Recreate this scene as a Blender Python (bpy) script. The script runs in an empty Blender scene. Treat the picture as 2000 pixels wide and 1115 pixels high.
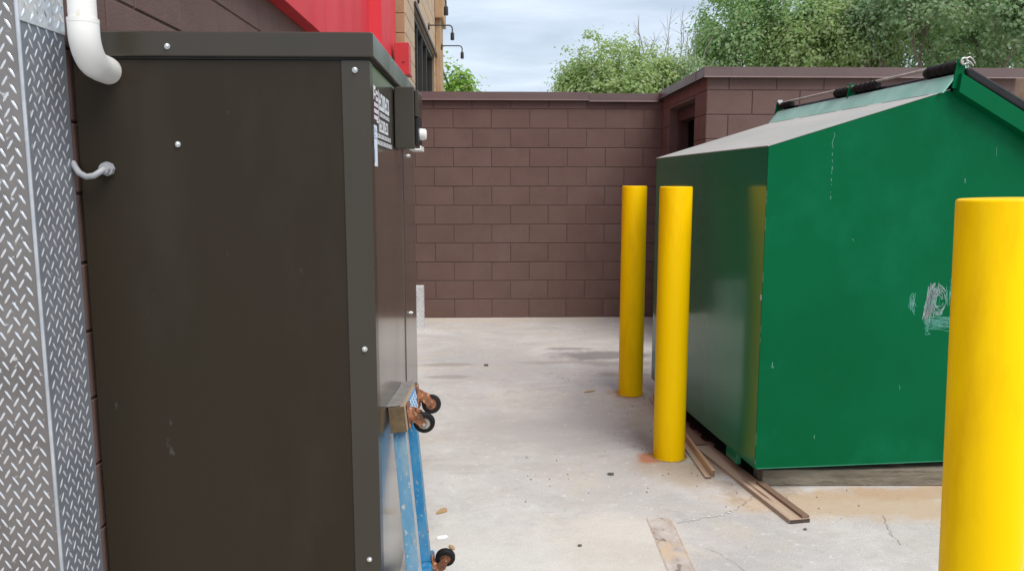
import bpy, bmesh, math, random
from mathutils import Vector, Matrix
R = math.radians
S = bpy.context.scene
COL = S.collection
random.seed(11)

# ---------------------------------------------------------------- camera, sky, sun, exposure
cd = bpy.data.cameras.new('camera')
cd.sensor_fit = 'HORIZONTAL'; cd.sensor_width = 36.0; cd.lens = 36.0 * 1500 / 2000
cd.clip_start = 0.05; cd.clip_end = 2000
cam = bpy.data.objects.new('camera', cd); COL.objects.link(cam)
cam.location = (0, 0, 1.45)
cam.rotation_euler = (R(90 - 7.52), 0, -math.atan(44 / 1500))
S.camera = cam

SUN_ELEV, SUN_AZ = 58, 142          # azimuth clockwise from +Y (the sun stands behind the camera, to the right)
world = bpy.data.worlds.new('World'); S.world = world; world.use_nodes = True
nt = world.node_tree; nt.nodes.clear()
def N(t, typ, **kw):
    n = t.nodes.new(typ)
    for k, v in kw.items(): setattr(n, k, v)
    return n
out = N(nt, 'ShaderNodeOutputWorld'); bg = N(nt, 'ShaderNodeBackground')
sky = N(nt, 'ShaderNodeTexSky', sky_type='NISHITA', sun_disc=False)
sky.sun_elevation = R(SUN_ELEV); sky.sun_rotation = R(SUN_AZ)
sky.air_density = 1.0; sky.dust_density = 2.0; sky.ozone_density = 1.0
tc = N(nt, 'ShaderNodeTexCoord'); sep = N(nt, 'ShaderNodeSeparateXYZ')
nt.links.new(tc.outputs['Generated'], sep.inputs[0])
# thin overcast: a cloud deck projected on a plane overhead
mx = N(nt, 'ShaderNodeMath', operation='MAXIMUM'); mx.inputs[1].default_value = 0.0
nt.links.new(sep.outputs['Z'], mx.inputs[0])
ad = N(nt, 'ShaderNodeMath', operation='ADD'); ad.inputs[1].default_value = 0.13
nt.links.new(mx.outputs[0], ad.inputs[0])
dv = N(nt, 'ShaderNodeVectorMath', operation='DIVIDE')
cb = N(nt, 'ShaderNodeCombineXYZ')
for i in range(3): nt.links.new(ad.outputs[0], cb.inputs[i])
nt.links.new(tc.outputs['Generated'], dv.inputs[0]); nt.links.new(cb.outputs[0], dv.inputs[1])
nz = N(nt, 'ShaderNodeTexNoise'); nz.inputs['Scale'].default_value = 1.7; nz.inputs['Detail'].default_value = 7
nz.inputs['Roughness'].default_value = 0.55; nz.inputs['Distortion'].default_value = 0.4
mpw = N(nt, 'ShaderNodeMapping'); mpw.inputs['Scale'].default_value = (0.8, 1.4, 1)
nt.links.new(dv.outputs[0], mpw.inputs['Vector']); nt.links.new(mpw.outputs[0], nz.inputs['Vector'])
cr = N(nt, 'ShaderNodeValToRGB'); cr.color_ramp.elements[0].position = 0.30; cr.color_ramp.elements[1].position = 0.72
cr.color_ramp.elements[0].color = (.50, .50, .50, 1); cr.color_ramp.elements[1].color = (.97, .97, .97, 1)
nt.links.new(nz.outputs['Fac'], cr.inputs[0])
mixw = N(nt, 'ShaderNodeMixRGB'); mixw.inputs[2].default_value = (7.6, 8.6, 9.9, 1)
nt.links.new(cr.outputs[0], mixw.inputs[0]); nt.links.new(sky.outputs[0], mixw.inputs[1])
nt.links.new(mixw.outputs[0], bg.inputs['Color']); bg.inputs['Strength'].default_value = 0.095
nt.links.new(bg.outputs[0], out.inputs[0])

sd = bpy.data.lights.new('sun', 'SUN'); sd.energy = 2.9; sd.angle = R(40); sd.color = (1.0, .955, .89)
sun = bpy.data.objects.new('sun', sd); COL.objects.link(sun)
az = R(SUN_AZ); el = R(SUN_ELEV)
sdir = Vector((math.sin(az) * math.cos(el), math.cos(az) * math.cos(el), math.sin(el)))
sun.rotation_euler = sdir.to_track_quat('Z', 'Y').to_euler()
sun.location = (4, -6, 12)

S.view_settings.view_transform = 'Standard'; S.view_settings.look = 'None'
S.view_settings.gamma = 1; S.view_settings.use_curve_mapping = False
S.view_settings.exposure = 0.30
S.render.engine = 'CYCLES'
S.cycles.max_bounces = 8

# ---------------------------------------------------------------- helpers
def tag(o, label=None, cat=None, group=None, kind=None):
    if label: o['label'] = label
    if cat: o['category'] = cat
    if group: o['group'] = group
    if kind: o['kind'] = kind
    return o

def empty(name, loc=(0, 0, 0), rz=0.0, parent=None):
    o = bpy.data.objects.new(name, None); COL.objects.link(o)
    o.location = loc; o.rotation_euler = (0, 0, rz); o.empty_display_size = 0.1
    if parent: o.parent = parent
    return o

class MB:
    """collects shapes into one mesh object"""
    def __init__(s): s.v = []; s.f = []
    def add(s, vs, fs):
        b = len(s.v); s.v += [tuple(p) for p in vs]; s.f += [tuple(i + b for i in f) for f in fs]; return s
    def box(s, x0, x1, y0, y1, z0, z1):
        v = [(x, y, z) for z in (z0, z1) for y in (y0, y1) for x in (x0, x1)]
        return s.add(v, [(0, 2, 3, 1), (4, 5, 7, 6), (0, 1, 5, 4), (2, 6, 7, 3), (0, 4, 6, 2), (1, 3, 7, 5)])
    def prism(s, poly, a, b, axis='y'):
        """polygon of (p, q) extruded along an axis from a to b"""
        n = len(poly)
        def P(p, q, t): return {'y': (p, t, q), 'x': (t, p, q), 'z': (p, q, t)}[axis]
        v = [P(p, q, a) for p, q in poly] + [P(p, q, b) for p, q in poly]
        f = [tuple(range(n)), tuple(range(2 * n - 1, n - 1, -1))]
        f += [(i, i + n, (i + 1) % n + n, (i + 1) % n) for i in range(n)]
        return s.add(v, f)
    def tube(s, pts, r, seg=12, cap=True):
        pts = [Vector(p) for p in pts]; n = len(pts)
        rs = r if isinstance(r, (list, tuple)) else [r] * n
        b = len(s.v); up = None
        for i, p in enumerate(pts):
            d = (pts[min(i + 1, n - 1)] - pts[max(i - 1, 0)]).normalized()
            if up is None:
                up = d.orthogonal().normalized()
            else:
                up = (up - d * up.dot(d)).normalized()
            w = d.cross(up)
            for k in range(seg):
                t = 2 * math.pi * k / seg
                s.v.append(tuple(p + (up * math.cos(t) + w * math.sin(t)) * rs[i]))
        for i in range(n - 1):
            for k in range(seg):
                a = b + i * seg + k; c = b + i * seg + (k + 1) % seg
                s.f.append((a, c, c + seg, a + seg))
        if cap:
            s.f.append(tuple(b + k for k in range(seg))[::-1])
            s.f.append(tuple(b + (n - 1) * seg + k for k in range(seg)))
        return s
    def xf(s, m):
        s.v = [tuple(m @ Vector(p)) for p in s.v]; return s
    def mesh(s, name, m=None):
        me = bpy.data.meshes.new(name); me.from_pydata(s.v, [], s.f); me.update()
        bm = bmesh.new(); bm.from_mesh(me); bmesh.ops.recalc_face_normals(bm, faces=bm.faces); bm.to_mesh(me); bm.free()
        if m: me.materials.append(m)
        return me
    def build(s, name, m, parent=None, bevel=0, smooth=False, seg=2, ang=35):
        me = s.mesh(name, m)
        if smooth or bevel:
            me.polygons.foreach_set('use_smooth', [True] * len(me.polygons))
            me.set_sharp_from_angle(angle=R(ang))
        o = bpy.data.objects.new(name, me); COL.objects.link(o)
        if parent: o.parent = parent
        if bevel:
            b = o.modifiers.new('bevel', 'BEVEL'); b.width = bevel; b.segments = seg; b.limit_method = 'ANGLE'; b.angle_limit = R(40)
            b.harden_normals = True
        return o

def inst(name, me, parent, loc=(0, 0, 0), rot=(0, 0, 0), scale=None):
    o = bpy.data.objects.new(name, me); COL.objects.link(o); o.parent = parent
    o.location = loc; o.rotation_euler = rot
    if scale: o.scale = scale
    return o

def copy_tree(o, parent=None):
    c = o.copy(); COL.objects.link(c)
    if parent: c.parent = parent
    for ch in list(o.children): copy_tree(ch, c)
    return c

# ---------------------------------------------------------------- materials
def mat(name, c1, c2=None, scale=4.0, rough=0.5, rvar=0.0, metal=0.0, bump=0.0, bscale=40.0, stretch=(1, 1, 1),
        orand=0.0, lo=0.35, hi=0.65, spec=0.5, coat=0.0, speck=None, speck_scale=30, speck_t=0.68, detail=6, smear=None):
    m = bpy.data.materials.new(name); m.use_nodes = True
    t = m.node_tree; t.nodes.clear(); L = t.links.new
    o = N(t, 'ShaderNodeOutputMaterial'); p = N(t, 'ShaderNodeBsdfPrincipled'); L(p.outputs[0], o.inputs[0])
    p.inputs['Roughness'].default_value = rough; p.inputs['Metallic'].default_value = metal
    p.inputs['Specular IOR Level'].default_value = spec; p.inputs['Coat Weight'].default_value = coat
    p.inputs['Coat Roughness'].default_value = 0.12
    tcn = N(t, 'ShaderNodeTexCoord'); oi = N(t, 'ShaderNodeObjectInfo')
    off = N(t, 'ShaderNodeVectorMath', operation='ADD')
    sc = N(t, 'ShaderNodeMath', operation='MULTIPLY'); sc.inputs[1].default_value = 37.0
    L(oi.outputs['Random'], sc.inputs[0]); L(tcn.outputs['Object'], off.inputs[0]); L(sc.outputs[0], off.inputs[1])
    mp = N(t, 'ShaderNodeMapping'); mp.inputs['Scale'].default_value = stretch; L(off.outputs[0], mp.inputs[0])
    nz = N(t, 'ShaderNodeTexNoise'); nz.inputs['Scale'].default_value = scale; nz.inputs['Detail'].default_value = detail
    nz.inputs['Roughness'].default_value = 0.6; L(mp.outputs[0], nz.inputs['Vector'])
    rp = N(t, 'ShaderNodeMapRange'); rp.inputs['From Min'].default_value = lo; rp.inputs['From Max'].default_value = hi
    L(nz.outputs['Fac'], rp.inputs[0])
    mix = N(t, 'ShaderNodeMixRGB'); mix.inputs[1].default_value = (*c1, 1); mix.inputs[2].default_value = (*(c2 or c1), 1)
    L(rp.outputs[0], mix.inputs[0]); col = mix.outputs[0]
    if speck:
        n2 = N(t, 'ShaderNodeTexNoise'); n2.inputs['Scale'].default_value = speck_scale; n2.inputs['Detail'].default_value = 5
        L(mp.outputs[0], n2.inputs['Vector'])
        r2 = N(t, 'ShaderNodeMapRange'); r2.inputs['From Min'].default_value = speck_t; r2.inputs['From Max'].default_value = speck_t + .05
        L(n2.outputs['Fac'], r2.inputs[0])
        m2 = N(t, 'ShaderNodeMixRGB'); m2.inputs[2].default_value = (*speck, 1); L(col, m2.inputs[1]); L(r2.outputs[0], m2.inputs[0]); col = m2.outputs[0]
    if smear:        # wide soft smudges: (colour, scale, stretch, low, high)
        mp3 = N(t, 'ShaderNodeMapping'); mp3.inputs['Scale'].default_value = smear[2]; L(off.outputs[0], mp3.inputs[0])
        n4 = N(t, 'ShaderNodeTexNoise'); n4.inputs['Scale'].default_value = smear[1]; n4.inputs['Detail'].default_value = 7; n4.inputs['Roughness'].default_value = .65
        L(mp3.outputs[0], n4.inputs['Vector'])
        r4 = N(t, 'ShaderNodeMapRange'); r4.inputs['From Min'].default_value = smear[3]; r4.inputs['From Max'].default_value = smear[4]; L(n4.outputs['Fac'], r4.inputs[0])
        m4 = N(t, 'ShaderNodeMixRGB'); m4.inputs[2].default_value = (*smear[0], 1); L(col, m4.inputs[1]); L(r4.outputs[0], m4.inputs[0]); col = m4.outputs[0]
    if orand:
        hv = N(t, 'ShaderNodeHueSaturation'); mr = N(t, 'ShaderNodeMapRange')
        mr.inputs['To Min'].default_value = 1 - orand; mr.inputs['To Max'].default_value = 1 + orand
        L(oi.outputs['Random'], mr.inputs[0]); L(mr.outputs[0], hv.inputs['Value']); L(col, hv.inputs['Color']); col = hv.outputs[0]
    L(col, p.inputs['Base Color'])
    if rvar:
        rr = N(t, 'ShaderNodeMapRange'); rr.inputs['From Min'].default_value = .3; rr.inputs['From Max'].default_value = .7
        rr.inputs['To Min'].default_value = max(0.02, rough - rvar); rr.inputs['To Max'].default_value = rough + rvar
        n3 = N(t, 'ShaderNodeTexNoise'); n3.inputs['Scale'].default_value = scale * 1.7; n3.inputs['Detail'].default_value = 5
        L(mp.outputs[0], n3.inputs['Vector']); L(n3.outputs['Fac'], rr.inputs[0]); L(rr.outputs[0], p.inputs['Roughness'])
    if bump:
        nb = N(t, 'ShaderNodeTexNoise'); nb.inputs['Scale'].default_value = bscale; nb.inputs['Detail'].default_value = 4
        L(mp.outputs[0], nb.inputs['Vector'])
        bp = N(t, 'ShaderNodeBump'); bp.inputs['Strength'].default_value = 1.0; bp.inputs['Distance'].default_value = bump
        L(nb.outputs['Fac'], bp.inputs['Height']); L(bp.outputs[0], p.inputs['Normal'])
    return m

M = {}
M['block'] = mat('brown_block_paint', (.140, .086, .073), (.162, .102, .088), 3.5, .65, .08, bump=.0018, bscale=110, orand=.035, spec=.2, smear=((.168, .118, .107), 2.0, (1, 1, .6), .56, .82))
M['mortar'] = mat('brown_joint_paint', (.112, .070, .060), (.13, .083, .072), 6, .7, bump=.001, bscale=90)
M['coping'] = mat('brown_coping_metal', (.125, .082, .077), (.145, .098, .093), 2, .38, .06, orand=.05)
M['door'] = mat('brown_door_paint', (.055, .026, .022), (.065, .032, .027), 3, .5)
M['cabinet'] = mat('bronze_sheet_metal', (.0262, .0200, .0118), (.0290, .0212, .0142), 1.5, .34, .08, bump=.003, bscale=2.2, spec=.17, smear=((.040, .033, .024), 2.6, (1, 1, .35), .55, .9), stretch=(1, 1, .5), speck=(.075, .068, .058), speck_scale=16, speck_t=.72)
M['cabinet_side'] = mat('bronze_gloss_metal', (.052, .046, .037), (.060, .052, .040), 2.2, .20, .05, bump=.0015, bscale=2.0, spec=.9, coat=.6, stretch=(1, 1, .4), smear=((.085, .075, .058), 3, (1, 2.5, .4), .5, .75))  # lighter than the front: reflected light put into the base colour
M['cabinet_trim'] = mat('bronze_trim_metal', (.041, .0345, .025), (.047, .039, .028), 2.2, .24, .05, stretch=(1, 1, .4), spec=.42)
M['bolt'] = mat('zinc_bolt', (.66, .66, .65), rough=.34, metal=.9)
M['black'] = mat('black_plastic', (.009, .009, .010), (.016, .016, .017), 8, .42, .08, spec=.3)
M['rubber'] = mat('black_rubber', (.006, .006, .006), (.014, .0135, .013), 20, .7, .1, spec=.2, bump=.001, bscale=80)
M['pvc'] = mat('white_pvc', (.80, .80, .78), (.72, .71, .67), 3, .38, .06, speck=(.60, .53, .42), speck_scale=7, speck_t=.70)
M['cable'] = mat('grey_conduit', (.30, .31, .33), (.36, .37, .39), 10, .5)
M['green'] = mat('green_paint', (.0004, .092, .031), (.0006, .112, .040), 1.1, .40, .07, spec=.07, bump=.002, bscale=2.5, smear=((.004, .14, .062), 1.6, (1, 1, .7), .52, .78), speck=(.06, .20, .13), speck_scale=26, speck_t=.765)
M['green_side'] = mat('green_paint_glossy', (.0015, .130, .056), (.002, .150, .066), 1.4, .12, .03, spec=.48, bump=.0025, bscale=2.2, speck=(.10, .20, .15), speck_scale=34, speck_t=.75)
M['green_roof'] = mat('chalked_green_paint', (.295, .315, .285), (.385, .375, .345), 1.6, .55, .1, stretch=(1, .5, 1))
M['green_pale'] = mat('skylit_green_paint', (.20, .46, .36), (.30, .54, .45), 7, .5, .1)  # sky light on the tilted hinge plate put into a lighter green
M['scrape'] = mat('scraped_paint', (.30, .31, .33), (.16, .33, .27), 25, .6)
M['yellow'] = mat('yellow_paint', (.87, .525, .001), (.91, .565, .0015), 2.5, .36, .06, spec=.06, bump=.0004, bscale=16, stretch=(1, 1, .35), orand=.015, smear=((.70, .36, .003), 6, (1, 1, .22), .50, .80), speck=(.62, .40, .02), speck_scale=30, speck_t=.745)
M['rust'] = mat('rusty_steel', (.30, .11, .045), (.12, .055, .032), 28, .8, bump=.0015, bscale=60, speck=(.50, .24, .13), speck_scale=60, speck_t=.58)
M['blue'] = mat('worn_blue_paint', (.065, .205, .345), (.12, .265, .39), 14, .6, .1, bump=.001, bscale=50, smear=((.27, .31, .31), 9, (2, 2, .35), .52, .82), speck=(.36, .38, .36), speck_scale=70, speck_t=.60, stretch=(1.5, 1.5, .6))
M['blue_bright'] = mat('bright_blue_paint', (.014, .165, .36), (.03, .225, .44), 12, .5, .1, bump=.001, bscale=50, smear=((.12, .25, .38), 9, (2, 2, .35), .5, .75), speck=(.28, .32, .33), speck_scale=80, speck_t=.62)
M['oldwood'] = mat('weathered_wood', (.20, .145, .095), (.33, .26, .19), 6, .8, bump=.002, bscale=30, stretch=(1, .12, 1), speck=(.09, .06, .04), speck_scale=14, speck_t=.64)
M['endgrain'] = mat('dirty_wood_end', (.085, .055, .030), (.15, .105, .05), 24, .85, bump=.002, bscale=60)
M['wood_dark_end'] = mat('dark_wood_end', (.05, .035, .026), (.085, .06, .045), 30, .9)
M['carpet'] = mat('grey_worn_carpet', (.15, .14, .13), (.23, .21, .195), 40, .95, bump=.003, bscale=200)
M['mesh_blue'] = mat('blue_webbing', (.05, .22, .46), (.09, .30, .58), 20, .8)
M['mesh_white'] = mat('white_webbing', (.62, .66, .70), (.5, .55, .6), 20, .8)
M['plank'] = mat('brown_plank', (.33, .235, .165), (.45, .345, .26), 5, .75, .1, bump=.0015, bscale=26, stretch=(1.5, .10, 1.5), speck=(.15, .095, .06), speck_scale=9, speck_t=.62)
M['plank_dark'] = mat('dark_plank', (.125, .075, .048), (.19, .12, .08), 5, .75, bump=.0015, bscale=26, stretch=(1.5, .10, 1.5))
M['skid'] = mat('weathered_timber', (.115, .098, .072), (.235, .205, .155), 11, .9, bump=.016, bscale=24, stretch=(.35, 1, 1.4), speck=(.06, .055, .045), speck_scale=13, speck_t=.60)
M['red'] = mat('red_siding_paint', (.60, .042, .056), (.66, .058, .072), 3, .55, .05, spec=.15, stretch=(1, 1, .25), orand=.03)
M['red_box'] = mat('red_box_paint', (.47, .030, .035), (.52, .040, .045), 3, .42)
M['tan'] = mat('tan_brick', (.42, .30, .19), (.50, .375, .26), 5, .8, bump=.002, bscale=60, orand=.07)
M['tan_trim'] = mat('tan_trim', (.36, .22, .115), (.42, .27, .15), 4, .7)
M['tan_joint'] = mat('tan_mortar', (.30, .21, .135), rough=.85)
M['bronze'] = mat('dark_bronze_metal', (.030, .026, .023), (.04, .035, .03), 5, .45)
M['glass'] = mat('dark_window_glass', (.006, .007, .008), rough=.06, spec=.6)
M['bark'] = mat('bark', (.10, .075, .055), (.17, .135, .105), 14, .9, bump=.01, bscale=25, stretch=(1, 1, .3))
M['twig'] = mat('bare_twig', (.20, .17, .14), (.26, .23, .20), 6, .9)
M['print_white'] = mat('white_print', (.78, .80, .84), rough=.5)
M['print_pink'] = mat('pink_print', (.62, .46, .58), (.75, .70, .76), 60, .5)
M['sticker'] = mat('pale_sticker', (.72, .78, .86), (.62, .70, .82), 40, .45)
M['print_blue'] = mat('blue_print', (.25, .33, .52), rough=.5)
M['paper'] = mat('paper_scrap', (.74, .76, .80), rough=.8)
M['bluescrap'] = mat('blue_plastic', (.04, .22, .58), rough=.4)
M['leaf_dry'] = mat('dry_leaf', (.33, .20, .09), (.42, .28, .14), 30, .8)
M['pebble'] = mat('dark_pebble', (.07, .07, .065), (.12, .115, .11), 30, .9)
M['crack'] = mat('crack_dirt', (.17, .155, .14), (.30, .28, .26), 20, .95)
M['chip'] = mat('chipped_concrete', (.66, .65, .63), rough=.9)
M['galv'] = mat('galvanised_rod', (.52, .50, .46), (.40, .37, .32), 30, .42, metal=.6)

def plate_mat(name, c1, c2, rough, metal):
    m = mat(name, c1, c2, 5, rough, .08, metal=metal, bump=.0004, bscale=60, speck=(.55, .55, .55), speck_scale=45, speck_t=.66)
    return m
M['alu'] = plate_mat('diamond_plate', (.235, .26, .30), (.30, .32, .36), .46, .45)  # bluish base colour carries the sky light on the side sheet
M['alu_front'] = plate_mat('diamond_plate_scuffed_tinted', (.185, .168, .160), (.245, .228, .218), .52, .55)  # scuffed front sheet, reflected brown put into its darker base colour
M['alu_lug'] = mat('polished_lug', (.88, .89, .91), rough=.22, metal=1.0)
M['alu_bead'] = mat('worn_edge_metal', (.42, .45, .48), (.58, .60, .63), 18, .45, metal=.6)
M['alu_lug_side'] = mat('brightened_lug', (.80, .82, .85), rough=.30, metal=.5)  # less metallic copy, so the side lugs' bright glints sit in the colour
M['alu_top'] = mat('pale_plate', (.72, .735, .75), (.86, .87, .88), 30, .50, .1, metal=.7, bump=.002, bscale=60, stretch=(1, 1, .4))

def leaf_mat(name, cols):
    m = bpy.data.materials.new(name); m.use_nodes = True; t = m.node_tree; t.nodes.clear(); L = t.links.new
    o = N(t, 'ShaderNodeOutputMaterial'); g = N(t, 'ShaderNodeNewGeometry'); r = N(t, 'ShaderNodeValToRGB')
    e = r.color_ramp.elements
    e[0].color = (*cols[0], 1); e[1].color = (*cols[-1], 1)
    for i, c in enumerate(cols[1:-1]):
        n = e.new((i + 1) / (len(cols) - 1)); n.color = (*c, 1)
    L(g.outputs['Random Per Island'], r.inputs[0])
    d = N(t, 'ShaderNodeBsdfPrincipled'); d.inputs['Roughness'].default_value = .6; d.inputs['Specular IOR Level'].default_value = .25; L(r.outputs[0], d.inputs['Base Color'])
    tr = N(t, 'ShaderNodeBsdfTranslucent')
    br = N(t, 'ShaderNodeMixRGB', blend_type='MULTIPLY'); br.inputs[0].default_value = 1; br.inputs[2].default_value = (1.3, 1.5, .85, 1)
    L(r.outputs[0], br.inputs[1]); L(br.outputs[0], tr.inputs[0])
    mx = N(t, 'ShaderNodeMixShader'); mx.inputs[0].default_value = .46; L(d.outputs[0], mx.inputs[1]); L(tr.outputs[0], mx.inputs[2]); L(mx.outputs[0], o.inputs[0])
    return m

M['rust_faint'] = mat('faint_rust', (.40, .28, .20), (.50, .44, .38), 20, .85)
# ---------------------------------------------------------------- ground: worn concrete
def ground_mat():
    m = bpy.data.materials.new('worn_concrete'); m.use_nodes = True; t = m.node_tree; t.nodes.clear(); L = t.links.new
    o = N(t, 'ShaderNodeOutputMaterial'); p = N(t, 'ShaderNodeBsdfPrincipled'); L(p.outputs[0], o.inputs[0])
    p.inputs['Roughness'].default_value = .82; p.inputs['Specular IOR Level'].default_value = .3
    tcn = N(t, 'ShaderNodeTexCoord')
    def noise(scale, detail=6, rough=.6, stretch=(1, 1, 1), dist=0):
        mp = N(t, 'ShaderNodeMapping'); mp.inputs['Scale'].default_value = stretch; L(tcn.outputs['Object'], mp.inputs[0])
        n = N(t, 'ShaderNodeTexNoise'); n.inputs['Scale'].default_value = scale; n.inputs['Detail'].default_value = detail
        n.inputs['Roughness'].default_value = rough; n.inputs['Distortion'].default_value = dist; L(mp.outputs[0], n.inputs['Vector']); return n.outputs['Fac']
    def rng(v, a, b, c=0, d=1):
        r = N(t, 'ShaderNodeMapRange'); r.inputs['From Min'].default_value = a; r.inputs['From Max'].default_value = b
        r.inputs['To Min'].default_value = c; r.inputs['To Max'].default_value = d; L(v, r.inputs[0]); return r.outputs[0]
    def mix(f, a, b, mode='MIX'):
        n = N(t, 'ShaderNodeMixRGB', blend_type=mode)
        if isinstance(f, float): n.inputs[0].default_value = f
        else: L(f, n.inputs[0])
        for i, x in ((1, a), (2, b)):
            if isinstance(x, tuple): n.inputs[i].default_value = (*x, 1)
            else: L(x, n.inputs[i])
        return n.outputs[0]
    c = mix(rng(noise(.9, 8, .62, dist=.6), .40, .60), (.405, .394, .382), (.555, .54, .515))
    c = mix(rng(noise(3.1, 9, .68), .45, .62, 0, .7), c, (.452, .415, .39))        # pinkish grey film
    c = mix(rng(noise(1.6, 9, .7, dist=1.0), .53, .64, 0, .6), c, (.50, .455, .375))   # ochre dust
    c = mix(rng(noise(5.5, 10, .74, (1, 1.5, 1)), .55, .65, 0, .45), c, (.32, .30, .285)) # grey scuffs
    c = mix(rng(noise(2.4, 9, .7, (.55, 1.7, 1), .5), .50, .62, 0, .5), c, (.405, .375, .345))   # broad brownish streaks
    c = mix(rng(noise(26, 8, .75), .55, .66, 0, .55), c, (.34, .33, .315))           # mottling
    c = mix(rng(noise(19, 8, .7), .57, .68, 0, .6), c, (.66, .65, .63))             # worn light specks
    c = mix(rng(noise(70, 3, .5), .69, .73, 0, .7), c, (.17, .155, .14))          # grit
    c = mix(rng(noise(160, 2, .5), .35, .7, 0, .30), c, (.33, .325, .32))
    spx = noise(3.4, 6, .7)
    for (x, y, rx, ry, colr, st) in [
        (.98, 6.42, .42, .17, (.20, .19, .185), .85), (.66, 6.68, .20, .055, (.24, .23, .22), .7), (.98, 6.10, .30, .10, (.27, .235, .21), .6),
        (.55, 6.15, .30, .05, (.29, .26, .24), .5), (1.0, 5.72, .22, .07, (.27, .24, .20), .6), (-.30, 6.1, .22, .06, (.27, .235, .20), .6), (-.35, 5.7, .15, .05, (.25, .22, .2), .6),
        (1.08, 5.05, .22, .34, (.36, .30, .23), .45), (.98, 4.35, .16, .5, (.36, .30, .22), .55), (.97, 3.72, .20, .18, (.36, .28, .19), .6), (.865, 3.93, .075, .07, (.40, .17, .09), .9),
        (1.75, 3.30, .62, .17, (.46, .34, .22), .8), (1.30, 3.50, .16, .10, (.26, .21, .16), .5), (2.1, 3.42, .5, .08, (.42, .28, .17), .6), (.50, 2.9, .30, .34, (.55, .51, .44), .6), (-.05, 2.7, .35, .5, (.57, .55, .51), .6), (.35, 2.4, .6, .3, (.57, .545, .50), .6),
        (.3, 4.4, .5, .35, (.36, .345, .335), .45), (1.15, 4.4, .10, .75, (.27, .20, .145), .8),
        (0.2, 8.15, 1.6, .14, (.47, .415, .34), .6), (.97, 5.18, .12, .12, (.33, .20, .11), .8)]:
        s = N(t, 'ShaderNodeVectorMath', operation='SUBTRACT'); L(tcn.outputs['Object'], s.inputs[0]); s.inputs[1].default_value = (x, y, 0)
        q = N(t, 'ShaderNodeVectorMath', operation='DIVIDE'); L(s.outputs[0], q.inputs[0]); q.inputs[1].default_value = (rx, ry, 1)
        ln = N(t, 'ShaderNodeVectorMath', operation='LENGTH'); L(q.outputs[0], ln.inputs[0])
        a2 = N(t, 'ShaderNodeMath', operation='MULTIPLY_ADD'); L(spx, a2.inputs[0]); a2.inputs[1].default_value = 2.6; L(ln.outputs['Value'], a2.inputs[2])
        c = mix(rng(a2.outputs[0], 1.95, 2.6, st, 0), c, colr)
    L(c, p.inputs['Base Color'])
    h = N(t, 'ShaderNodeMath', operation='MULTIPLY_ADD'); L(noise(9, 8, .7), h.inputs[0]); h.inputs[1].default_value = 1.5; L(noise(120, 3, .6), h.inputs[2])
    bp = N(t, 'ShaderNodeBump'); bp.inputs['Distance'].default_value = .0028; L(h.outputs[0], bp.inputs['Height']); L(bp.outputs[0], p.inputs['Normal'])
    return m
g = MB(); g.add([(-150, -150, 0), (150, -150, 0), (150, 150, 0), (-150, 150, 0)], [(0, 1, 2, 3)])
ground = tag(g.build('ground', ground_mat()), kind='structure')

# shade under the dumpster, painted as a near-black sheet on the concrete
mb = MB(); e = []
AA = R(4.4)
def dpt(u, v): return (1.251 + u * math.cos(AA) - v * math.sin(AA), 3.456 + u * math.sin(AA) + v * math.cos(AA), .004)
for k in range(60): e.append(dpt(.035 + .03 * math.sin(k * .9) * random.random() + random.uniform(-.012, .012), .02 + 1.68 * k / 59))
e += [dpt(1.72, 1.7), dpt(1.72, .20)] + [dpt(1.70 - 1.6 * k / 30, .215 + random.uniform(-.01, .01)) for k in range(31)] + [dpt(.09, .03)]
mb.add(e, [tuple(range(len(e)))]); mb.build('under_shade', mat('under_shade', (.016, .013, .011), (.03, .025, .02), 9, .8, speck=(.06, .05, .04), speck_scale=30, speck_t=.66), ground)

def ribbon(mb, pts, w, z=None, jit=0.0):
    """flat strip through 3D points lying in the plane z = const"""
    for (a, b) in zip(pts[:-1], pts[1:]):
        a = Vector(a); b = Vector(b); d = (b - a); n = Vector((-d.y, d.x, 0)).normalized() * w / 2 * random.uniform(.5, 1.3)
        mb.add([a + n, a - n, b - n, b + n], [(0, 1, 2, 3)])
def crack(pts, w):
    full = []
    for (a, b) in zip(pts[:-1], pts[1:]):
        for i in range(7):
            k = i / 7; full.append((a[0] + (b[0] - a[0]) * k + random.uniform(-.008, .008), a[1] + (b[1] - a[1]) * k + random.uniform(-.008, .008), .003))
    full.append((*pts[-1], .003)); mb = MB(); ribbon(mb, full, w); return mb.build('crack', M['crack'], ground)
crack([(.80, 3.13), (.92, 3.17), (1.0, 3.19), (1.10, 3.26), (1.17, 3.33), (1.235, 3.41)], .0021)
crack([(1.735, 3.19), (1.70, 3.09), (1.672, 3.0), (1.66, 2.9)], .002)
crack([(.87, 2.90), (.93, 2.80), (.99, 2.62), (1.02, 2.4)], .0014)
mb = MB()
for (x, y) in [(.885, 3.155), (1.0, 3.195), (1.03, 3.205), (1.06, 3.225), (1.02, 3.2), (1.08, 3.24), (.96, 3.185)]:
    n = 7; r = random.uniform(.004, .009)
    mb.add([(x + r * random.uniform(.6, 1.3) * math.cos(6.283 * k / n), y + .6 * r * math.sin(6.283 * k / n), .0035) for k in range(n)], [tuple(range(n))])
mb.build('concrete_chip', M['chip'], ground)

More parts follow.
